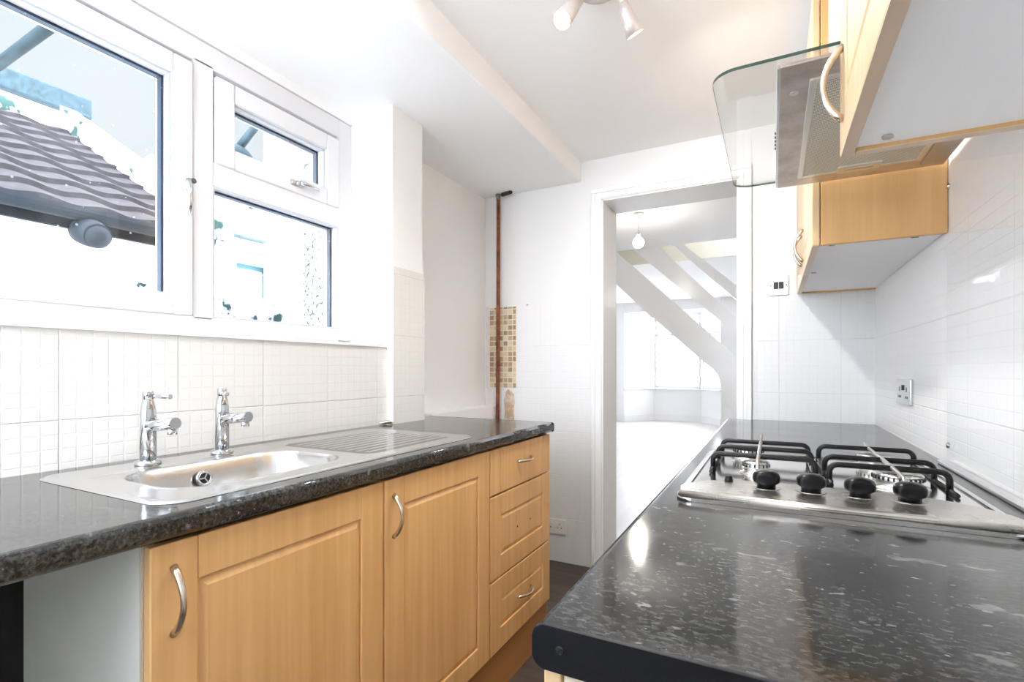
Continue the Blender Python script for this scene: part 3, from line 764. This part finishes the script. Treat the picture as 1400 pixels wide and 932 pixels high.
HZ = 1.658
hd = thing('cooker_hood', 'stainless cooker hood with flat glass canopy between the two wall cabinets', 'cooker hood', (.2, 1.35, HZ))
b = MB(); b.box(.0115, XR-.012, 1.014, 1.684, HZ, HZ+.006, bev=.001)
b.build('underside', M['hood'], hd)
b = MB(); b.box(.006, .0113, 1.016, 1.682, HZ+.001, HZ+.0075, bev=.001); b.build('control_strip', M['satin_plate'], hd)
b = MB()
for k in range(5): b.lathe([(.0028, 0), (.0028, .003)], n=10, m=at((.006, 1.30+k*.022, HZ+.0045), (-1, 0, 0)))
b.build('button', M['black'], hd)
FX0, FX1, FY0, FY1 = .060, .334, 1.076, 1.616
b = MB()
for a in ((FX0, FX0+.012, FY0, FY1), (FX1-.012, FX1, FY0, FY1), (FX0+.012, FX1-.012, FY0, FY0+.012), (FX0+.012, FX1-.012, FY1-.012, FY1)): b.box(a[0], a[1], a[2], a[3], HZ-.0035, HZ+.001, bev=.001)
ft = b.build('filter', M['filter_frame'], hd)
b = MB(); b.box(FX0+.012, FX1-.012, FY0+.012, FY1-.012, HZ-.0015, HZ+.001); b.build('filter_mesh', M['filter'], ft)
b = MB(); b.prism(rrect(.152, .248, 1.570, 1.618, .006, 4), 'z', HZ-.006, HZ-.001, bev=.0015); b.box(.172, .228, 1.586, 1.600, HZ-.0066, HZ-.0055); b.build('filter_catch', M['filter_frame'], ft)
b = MB(); b.box(.170, .230, 1.588, 1.598, HZ-.0070, HZ-.0064); b.build('catch_slot', M['rod'], ft)
b = MB(); m_ = at((.036, 1.118, HZ+.0005), (0, 0, -1)); b.lathe([(.008, 0), (.008, .0015)], n=16, m=m_); b.build('rivet', M['filter_frame'], hd)
b = MB(); b.prism(rrect(.340, .388, 1.50, 1.66, .006, 4), 'z', HZ-.002, HZ+.001); b.build('lamp_cover', M['rod'], hd)
# glass canopy, solid sheet with green edges
b = MB()
pts = rrect(-.104, .300, 1.000, 1.660, .045, 8)
# square the wall side corners
b.prism(pts, 'z', HZ+.0085, HZ+.0145)
for f in b.bm.faces: f.material_index = 0 if abs(f.normal.z) > .5 else 1
b.bm.normal_update()
for f in b.bm.faces: f.material_index = 0 if abs(f.normal.z) > .5 else 1
b.build('glass_canopy', [M['canopy_glass'], M['canopy_edge']], hd)
b = MB(); b.box(.03, XR-.012, 1.03, 1.67, HZ+.006, HZ+.0085); b.box(.124, XR-.002, 1.20, 1.50, HZ+.0150, HIGH, bev=.002); b.build('chimney', M['satin_plate'], hd)

# ceiling spotlights ---------------------------------------------------------------
sp = thing('ceiling_spotlight', 'white ceiling spotlight cluster with lit bulbs in angled shades', 'ceiling light', (-.475, 1.49, HIGH))
b = MB(); b.lathe([(.040, -.034), (.066, -.028), (.074, -.014), (.075, 0)], n=40, m=Matrix.Translation((-.475, 1.49, HIGH))); b.build('ceiling_plate', M['shade'], sp)
LIGHTS = []
def spot(p, q, k):
    p, q = Vector(p), Vector(q); d = (q-p).normalized(); L = (q-p).length
    b = MB(); b.tube([Vector((-.475, 1.49, HIGH-.022)).lerp(p, .35), p+Vector((0, 0, .004)), p+d*.01], .006, n=10)
    b.lathe([(.010, 0), (.016, .004), (.0185, .03), (.022, .065), (.0285, L), (.0265, L), (.020, .066), (.015, .05)], n=32, m=at(p, d), cap=False)
    h = b.build('spot_head', M['shade'], sp)
    b = MB(); b.lathe([(.0155, L-.042), (.0255, L-.012), (.0245, L-.007), (.012, L-.005), (.001, L-.0045)], n=28, m=at(p, d)); b.build('bulb', M['bulb'], h)
    LIGHTS.append((q+d*.012, d))
spot((-.535, 1.485, 2.272), (-.560, 1.402, 2.165), 0)
spot((-.420, 1.555, 2.272), (-.390, 1.602, 2.188), 1)
spot((-.440, 1.430, 2.272), (-.385, 1.370, 2.200), 2)

# ------------------------------------------------------------------ lounge beyond the doorway
LC = 2.555
Y0L = YB+.265
b = MB(); b.box(-3.25, -3.05, Y0L-.2, 11.0, -.01, 2.8); struct(b.build('wall_lounge_left', M['paint']))
b = MB(); b.box(1.2, 1.4, Y0L-.2, 11.0, -.01, 2.8); struct(b.build('wall_lounge_right', M['paint']))
b = MB(); b.box(-3.25, -1.62, Y0L-.2, Y0L, -.01, 2.8); b.box(.56, 1.4, Y0L-.2, Y0L, -.01, 2.8); struct(b.build('wall_lounge_back', M['paint']))
b = MB(); b.box(-3.05, -2.86, 10.8, 11.0, -.01, 2.8); b.box(-.92, 1.2, 10.8, 11.0, -.01, 2.8); b.box(-2.86, -.92, 10.8, 11.0, 2.35, 2.8); struct(b.build('wall_lounge_front', M['paint']))
SY = 6.0
b = MB()
b.box(-3.25, 1.4, Y0L, SY, LC, LC+.25); b.box(-3.25, 1.4, SY+.9, 11.8, LC, LC+.25); b.box(-3.25, -2.40, SY, SY+.9, LC, LC+.25); b.box(.9, 1.4, SY, SY+.9, LC, LC+.25)
struct(b.build('ceiling.001', M['ceiling']))
b = MB(); b.box(-2.40, .9, SY+.88, SY+.90, LC-.004, LC+.9); b.box(-2.42, -2.40, SY, SY+.9, LC, LC+.9); b.box(-2.42, .92, SY-.02, SY, LC+.25, LC+.9); b.box(.9, .92, SY, SY+.9, LC, LC+.9); b.box(-2.42, -.55, SY-.02, SY+.9, LC+.9, LC+.95); b.box(-.05, .92, SY-.02, SY+.9, LC+.9, LC+.95); struct(b.build('trim_10', M['beige']))  # trimmers, plus a cap and slot added to limit sky light
# bay
bay = [(-2.86, 10.8), (-2.36, 11.4), (-1.36, 11.4), (-.92, 10.8)]
for i in range(3):
    (xa, ya), (xb, yb) = bay[i], bay[i+1]
    L = math.hypot(xb-xa, yb-ya); m = Matrix.Translation((xa, ya, 0)) @ Matrix.Rotation(math.atan2(yb-ya, xb-xa), 4, 'Z')
    b = MB(); b.box(-.01, L+.01, 0, .12, -.01, .70, m=m); b.box(-.01, L+.01, 0, .12, 2.35, LC+.1, m=m); struct(b.build('wall_bay', M['paint']))
    b = MB(); b.box(0, L, -.015, 0, -.01, .13, m=m, bev=.003); struct(b.build('baseboard_bay', M['gloss']))
    w = bpy.data.objects.new('window_%d' % (i+2), None); C.objects.link(w); w.location = m @ Vector((L/2, 0, .7)); ORG[w.name] = Vector(w.location); struct(w)
    b = MB()
    b.box(0, .06, .02, .09, .70, 2.35, m=m, bev=.004); b.box(L-.06, L, .02, .09, .70, 2.35, m=m, bev=.004); b.box(.06, L-.06, .02, .09, .70, .76, m=m, bev=.004); b.box(.06, L-.06, .02, .09, 2.29, 2.35, m=m, bev=.004); b.box(.06, L-.06, .02, .09, 1.85, 1.90, m=m, bev=.004)
    b.build('frame', M['upvc'], w)
    b = MB(); b.box(.06, L-.06, .05, .054, .76, 1.85, m=m); b.box(.06, L-.06, .05, .054, 1.90, 2.29, m=m); b.build('pane', M['glass'], w)
    b = MB(); b.box(-.03, L+.03, -.05, .03, .68, .705, m=m, bev=.004); b.build('sill', M['gloss'], w)
b = MB(); b.box(-3.05, -3.03, 3.1, 10.8, -.01, .13, bev=.003); struct(b.build('baseboard_left', M['gloss']))
b = MB(); b.box(-.08, -.01, 0, .02, 0, .09, m=Matrix.Translation((-1.08, 10.975, .14)) @ Matrix.Rotation(-.9, 4, 'Z')); 
b.bm.free()
# staircase
st = thing('staircase', 'white painted staircase with plank rails beyond the doorway', 'staircase', (-.6, SY+.4, -.01))
b = MB()
b.prism([(-1.80, 2.655), (-1.80, 2.27), (-1.359, 1.822), (-.708, 1.222), (-.60, 1.135), (-.54, 1.06), (-.51, .96), (-.495, .80), (-.46, .715), (-.40, .66), (-.40, -.01), (.25, -.01), (.25, .68)], 'y', SY, SY+.04, bev=.004); b.build('string_board', M['gloss'], st)
b = MB(); b.prism([(-1.90, 2.655), (-1.90, 2.50), (.2, .40), (.2, .60)], 'y', SY+.84, SY+.87); b.build('wall_string', M['gloss'], st)
for k in range(11):
    x = -1.64+k*.19; z = 2.29-k*.19
    b = MB(); b.box(x-.02, x+.19, SY+.04, SY+.84, z-.03, z, bev=.004); b.build('tread', M['gloss'], st)
for (xa, za), (xb, zb), (xc, zc_), (xd, zd) in (((-1.407, 2.48), (-.348, 1.497), (-1.136, 2.502), (-.348, 1.673)), ((-.972, 2.502), (-.348, 1.873), (-.718, 2.375), (-.348, 2.033))):
    def ln(x, x0, z0, x1, z1): return z0+(x-x0)*(z1-z0)/(x1-x0)
    b = MB(); x0, x1 = -1.75, .20
    b.prism([(x0, ln(x0, xa, za, xb, zb)), (x1, ln(x1, xa, za, xb, zb)), (x1, ln(x1, xc, zc_, xd, zd)), (x0, ln(x0, xc, zc_, xd, zd))], 'y', SY+.005, SY+.035)
    g = b.bm.verts[:]+b.bm.edges[:]+b.bm.faces[:]
    bmesh.ops.bisect_plane(b.bm, geom=g, plane_co=(0, 0, LC+.02), plane_no=(0, 0, 1), clear_outer=True)
    b.build('rail', M['gloss'], st)
b = MB(); b.box(.16, .25, SY-.025, SY+.065, -.01, 1.55, bev=.006); b.build('newel_post', M['gloss'], st)
# pendant
pd = thing('pendant_light', 'lit bare bulb pendant hanging from the lounge ceiling', 'pendant light', (-1.098, 4.64, LC))
T = Matrix.Translation((-1.098, 4.64, 0))
b = MB(); b.lathe([(.05, LC), (.05, LC-.012), (.02, LC-.028)], n=28, m=T); b.build('ceiling_rose', M['white_plastic'], pd)
b = MB(); b.lathe([(.0035, LC-.02), (.0035, LC-.19)], n=10, m=T); b.build('flex', M['white_plastic'], pd)
b = MB(); b.lathe([(.008, LC-.175), (.018, LC-.185), (.018, LC-.222)], n=20, m=T); b.build('lamp_holder', M['white_plastic'], pd)
b = MB(); b.lathe([(.012, LC-.220)]+[(.050*math.sin(a), LC-.268+.050*math.cos(a)) for a in [PI*.10+PI*.89*i/14 for i in range(15)]], n=28, m=T); b.build('bulb', M['bulb'], pd)

# ------------------------------------------------------------------ outside the kitchen window
b = MB(); b.box(-30, -1.77, -20, 30, -.15, -.05); b.box(-1.77, 12, -20, -.76, -.15, -.05); b.box(-1.77, 12, 12.5, 30, -.15, -.05); struct(b.build('ground', M['ground']))
# boundary wall
b = MB()
def bw(u, v):
    y = -2+4.6*v
    return (y, 1.575+.012*math.sin(y*9)+.008*math.sin(y*23))
n = 60
out = [(-2, -.06)]+[bw(0, i/n) for i in range(n+1)][::1]+[(2.6, -.06)]
b.prism(out, 'x', -3.2, -3.0); bwall = b.build('boundary_wall', M['mosswall']); tag(bwall, 'low white garden wall with mossy top outside the kitchen window', 'wall')
# outbuilding with tiled roof
hs = thing('outbuilding', 'white outbuilding with grey tiled roof seen through the large window pane', 'building', (-6.4, 0, -.05))
b = MB(); b.box(-6.5, -4.06, -3, 2.42, -.05, 2.06); b.prism([(-6.5, 2.06), (-4.06, 2.06), (-6.4, 3.48)], 'y', 2.38, 2.42); b.build('wall', M['render'], hs)
s_ = .577
def roof_pt(u, v):
    x = -3.95-2.45*u; y = -3+5.42*v
    z = 2.15+(-3.95-x)*s_
    # courses overlap; pantile roll across
    c = u*11; z += .035*(1-(c % 1))
    w = (y/.33) % 1; z += .012*math.sin(2*PI*w)
    return (x, y, z)
b = MB()
NU = 11
for k in range(NU):
    for_ = [k/NU+.0004, (k+1)/NU-.0004]
    def f(u, v, a=for_[0], c=for_[1]): return roof_pt(a+(c-a)*u, v)
    b.grid(f, 2, 150)
    def g_(u, v, a=for_[0]):
        p = roof_pt(a, v); return (p[0]+.001, p[1], p[2]-.05*u)
    b.grid(g_, 1, 150)
b.box(-6.4, -6.38, -3, 2.42, 2.3, 3.4)
b.build('tiled_roof', M['roof'], hs)
b = MB()
for k in range(14): b.lathe([(.14, 0), (.15, .46)], n=14, m=at((-6.42, -3+k*.39, 3.55), (0, 1, 0)))
b.build('ridge', M['moss'], hs)
b = MB(); b.prism([(-3.85, 2.13), (-3.85, 2.28), (-6.42, 3.80), (-6.42, 3.60)], 'y', 2.42, 2.56); b.prism([(-3.95, 2.17), (-3.95, 2.25), (-6.42, 3.72), (-6.42, 3.60)], 'y', 2.40, 2.45); b.build('verge', M['moss'], hs)
b = MB(); b.box(-4.06, -4.03, -3, 2.42, 2.035, 2.16); b.build('fascia', M['gutter'], hs)
b = MB(); pg = [(-3.94+.055*math.cos(a), 2.15+.075*math.sin(a)) for a in [PI+PI*i/10 for i in range(11)]]; b.prism(pg, 'y', -3, 2.44); b.build('gutter', M['gutter'], hs)
b = MB(); b.tube([(-4.05, 1.64, 2.03), (-3.96, 1.645, 2.02), (-3.86, 1.65, 1.98)], [.075, .095, .08], n=18)
b.lathe([(.078, 0), (.06, .02), (.03, .03)], n=18, m=at((-3.865, 1.65, 1.98), (1, .02, -.25))); tag(b.build('lamp', M['gutter']), 'round dark wall lamp below the gutter of the tiled outbuilding', 'lamp')
# taller house behind with dark roof edge
h2 = thing('house', 'white house with dark flat roof edge rising behind the tiled roof', 'building', (-9, 0, -.05))
b = MB(); b.box(-11, -7.6, -6, 3.05, -.05, 4.24); b.build('wall', M['render'], h2)
b = MB(); b.box(-11.1, -7.5, -6, 3.15, 4.22, 4.46, bev=.02); b.build('roof_edge', M['dish'], h2)
# leaning metal pole
b = MB(); b.tube([(-1.752, .742, 2.22), (-3.0, .77, 2.225)], .018, n=14)
tag(b.build('metal_pole', M['dish']), 'blue grey metal pole sticking out from the house wall above the large pane', 'pole')
# far house in the right pane
h3 = thing('house', 'white house with teal framed window seen low in the right pane', 'building', (-8, 5.5, -.05))
b = MB(); b.box(-10, -7.0, 3.8, 4.70, -.05, 3.6); b.box(-10, -7.0, 5.30, 6.2, -.05, 3.6); b.box(-10, -7.0, 4.70, 5.30, 2.72, 3.6); b.box(-10, -7.0, 4.70, 5.30, -.05, 1.2); b.build('wall', M['render'], h3)
b = MB(); b.box(-7.15, -6.88, 4.1, 5.12, 2.86, 2.95); b.box(-7.15, -6.80, 4.1, 5.12, 3.06, 3.14); b.build('cornice', M['stone'], h3)
b = MB(); ring(b, 4.70, 5.30, 1.2, 2.72, .07, -7.2, -7.12, bev=0); wn = b.build('window', M['teal'], h3)
b = MB(); b.box(-7.18, -7.16, 4.76, 5.24, 1.26, 2.66); b.build('pane', M['render'], wn)
b = MB(); b.box(-7.02, -6.55, 5.16, 9, -.05, 5.2); b.build('projecting_wing', M['render'], h3)
# pebble dashed return wall of this house
b = MB(); b.box(-2.62, -1.765, 2.20, 2.40, -.05, 3.3); tag(b.build('pebbledash_wall', M['pebble']), 'pebble dashed wall outside at the right edge of the window', 'wall')
# satellite dish on a bracket
ds = thing('satellite_dish', 'grey blue satellite dish on a slanting pole outside the small top pane', 'satellite dish', (-2.76, 1.86, 2.35))
b = MB()
m = at((-2.764, 1.833, 2.306), (.72, -.35, -.60)) @ Matrix.Scale(1.08, 4)
b.lathe([(.001, .03), (.05, .026), (.085, .012), (.105, -.008), (.107, -.004), (.086, .018), (.05, .034), (.001, .038)], n=30, m=m); b.build('dish', M['dish'], ds)
b = MB(); b.tube([(-2.77, 1.84, 2.36), (-2.62, 1.93, 2.60)], .022, n=14); b.tube([(-2.62, 1.93, 2.60), (-2.56, 1.98, 2.70), (-2.50, 2.22, 2.95)], .026, n=14); b.build('pole', M['dish'], ds)
b = MB(); b.tube([(-2.79, 1.83, 2.33), (-2.75, 1.86, 2.20), (-2.70, 1.90, 2.10)], [.06, .045, .02], n=14); b.lathe([(.022, 0), (.026, .03), (.018, .05)], n=14, m=at((-2.71, 1.90, 2.11), (.3, .2, -.9))); b.build('receiver', M['dish'], ds)
b = MB(); b.tube([(-3.3, 1.78, 2.16), (-2.78, 1.85, 2.20)], .008, n=8); b.build('arm', M['dish'], ds)

# ------------------------------------------------------------------ light
def lamp(kind, name, loc, power, col, d=None, size=.03, **kw):
    l = bpy.data.lights.new(name, kind); l.energy = power; l.color = col
    if kind != 'SUN': l.shadow_soft_size = size
    for k, v in kw.items(): setattr(l, k, v)
    o = bpy.data.objects.new(name, l); C.objects.link(o); o.location = loc
    if d is not None: o.rotation_euler = Vector(d).to_track_quat('-Z', 'Y').to_euler()
    return o
WARM = (1.0, .985, .96)
for (p, d), w in zip(LIGHTS, (7, 14, 9)):
    lamp('SPOT', 'spot_bulb_light', p, w*1.1, WARM, d, .028, spot_size=2.9, spot_blend=.6)
lamp('POINT', 'pendant_bulb_light', (-1.098, 4.64, LC-.35), 3.7, (1.0, .95, .88), size=.05)
lamp('POINT', 'added_lounge_fill', (.4, 9.0, LC-.2), 4.0, (1.0, .96, .92), size=.1)  # added fill lamp, out of sight, to brighten the lounge

w = bpy.data.worlds.new('World'); S.world = w; w.use_nodes = True; t = w.node_tree; t.nodes.clear()
out = N(t, 'ShaderNodeOutputWorld'); bg = N(t, 'ShaderNodeBackground'); tc = N(t, 'ShaderNodeTexCoord'); sx = N(t, 'ShaderNodeSeparateXYZ')
t.links.new(tc.outputs['Generated'], sx.inputs[0])
# overcast sky: thin blue part over the yard (-x), elsewhere brightened to light the rooms
r = N(t, 'ShaderNodeMapRange', interpolation_type='SMOOTHSTEP', i_From_Min=-.62, i_From_Max=-.15); t.links.new(sx.outputs['X'], r.inputs['Value'])
nz = N(t, 'ShaderNodeTexNoise', i_Scale=3.0, i_Detail=4.0); t.links.new(tc.outputs['Generated'], nz.inputs['Vector'])
mx = N(t, 'ShaderNodeMix', data_type='RGBA'); t.links.new(nz.outputs['Fac'], mx.inputs['Factor'])
mx.inputs[6].default_value = (.335, .385, .42, 1); mx.inputs[7].default_value = (.40, .43, .445, 1)
r2 = N(t, 'ShaderNodeMapRange', interpolation_type='SMOOTHSTEP', i_From_Min=.55, i_From_Max=.90); t.links.new(sx.outputs['Z'], r2.inputs['Value'])
m2 = N(t, 'ShaderNodeMix', data_type='RGBA'); t.links.new(math_(t, 'MAXIMUM', r.outputs[0], r2.outputs[0]), m2.inputs['Factor']); t.links.new(mx.outputs[2], m2.inputs[6]); m2.inputs[7].default_value = (6.9, 7.4, 8.3, 1)
t.links.new(m2.outputs[2], bg.inputs['Color']); bg.inputs['Strength'].default_value = 1.0
t.links.new(bg.outputs[0], out.inputs[0])

# ------------------------------------------------------------------ camera
cam = bpy.data.cameras.new('camera'); co = bpy.data.objects.new('camera', cam); C.objects.link(co)
co.location = (0, 0, 1.123); co.rotation_euler = (PI/2, 0, math.radians(27.426))
cam.sensor_width = 36; cam.sensor_fit = 'HORIZONTAL'; cam.lens = 688.1/1400*36; cam.shift_y = 38.8/1400; cam.clip_start = .01; cam.clip_end = 200
S.camera = co
S.view_settings.view_transform = 'Standard'; S.view_settings.look = 'None'; S.view_settings.exposure = 1.17; S.view_settings.gamma = 1.0; S.view_settings.use_curve_mapping = False
S.cycles.max_bounces = 12; S.cycles.diffuse_bounces = 6; S.cycles.transparent_max_bounces = 16; S.cycles.sample_clamp_indirect = 6.0
S.cycles.use_denoising = True; S.cycles.caustics_reflective = True; S.cycles.blur_glossy = 1.0; S.cycles.caustics_refractive = False
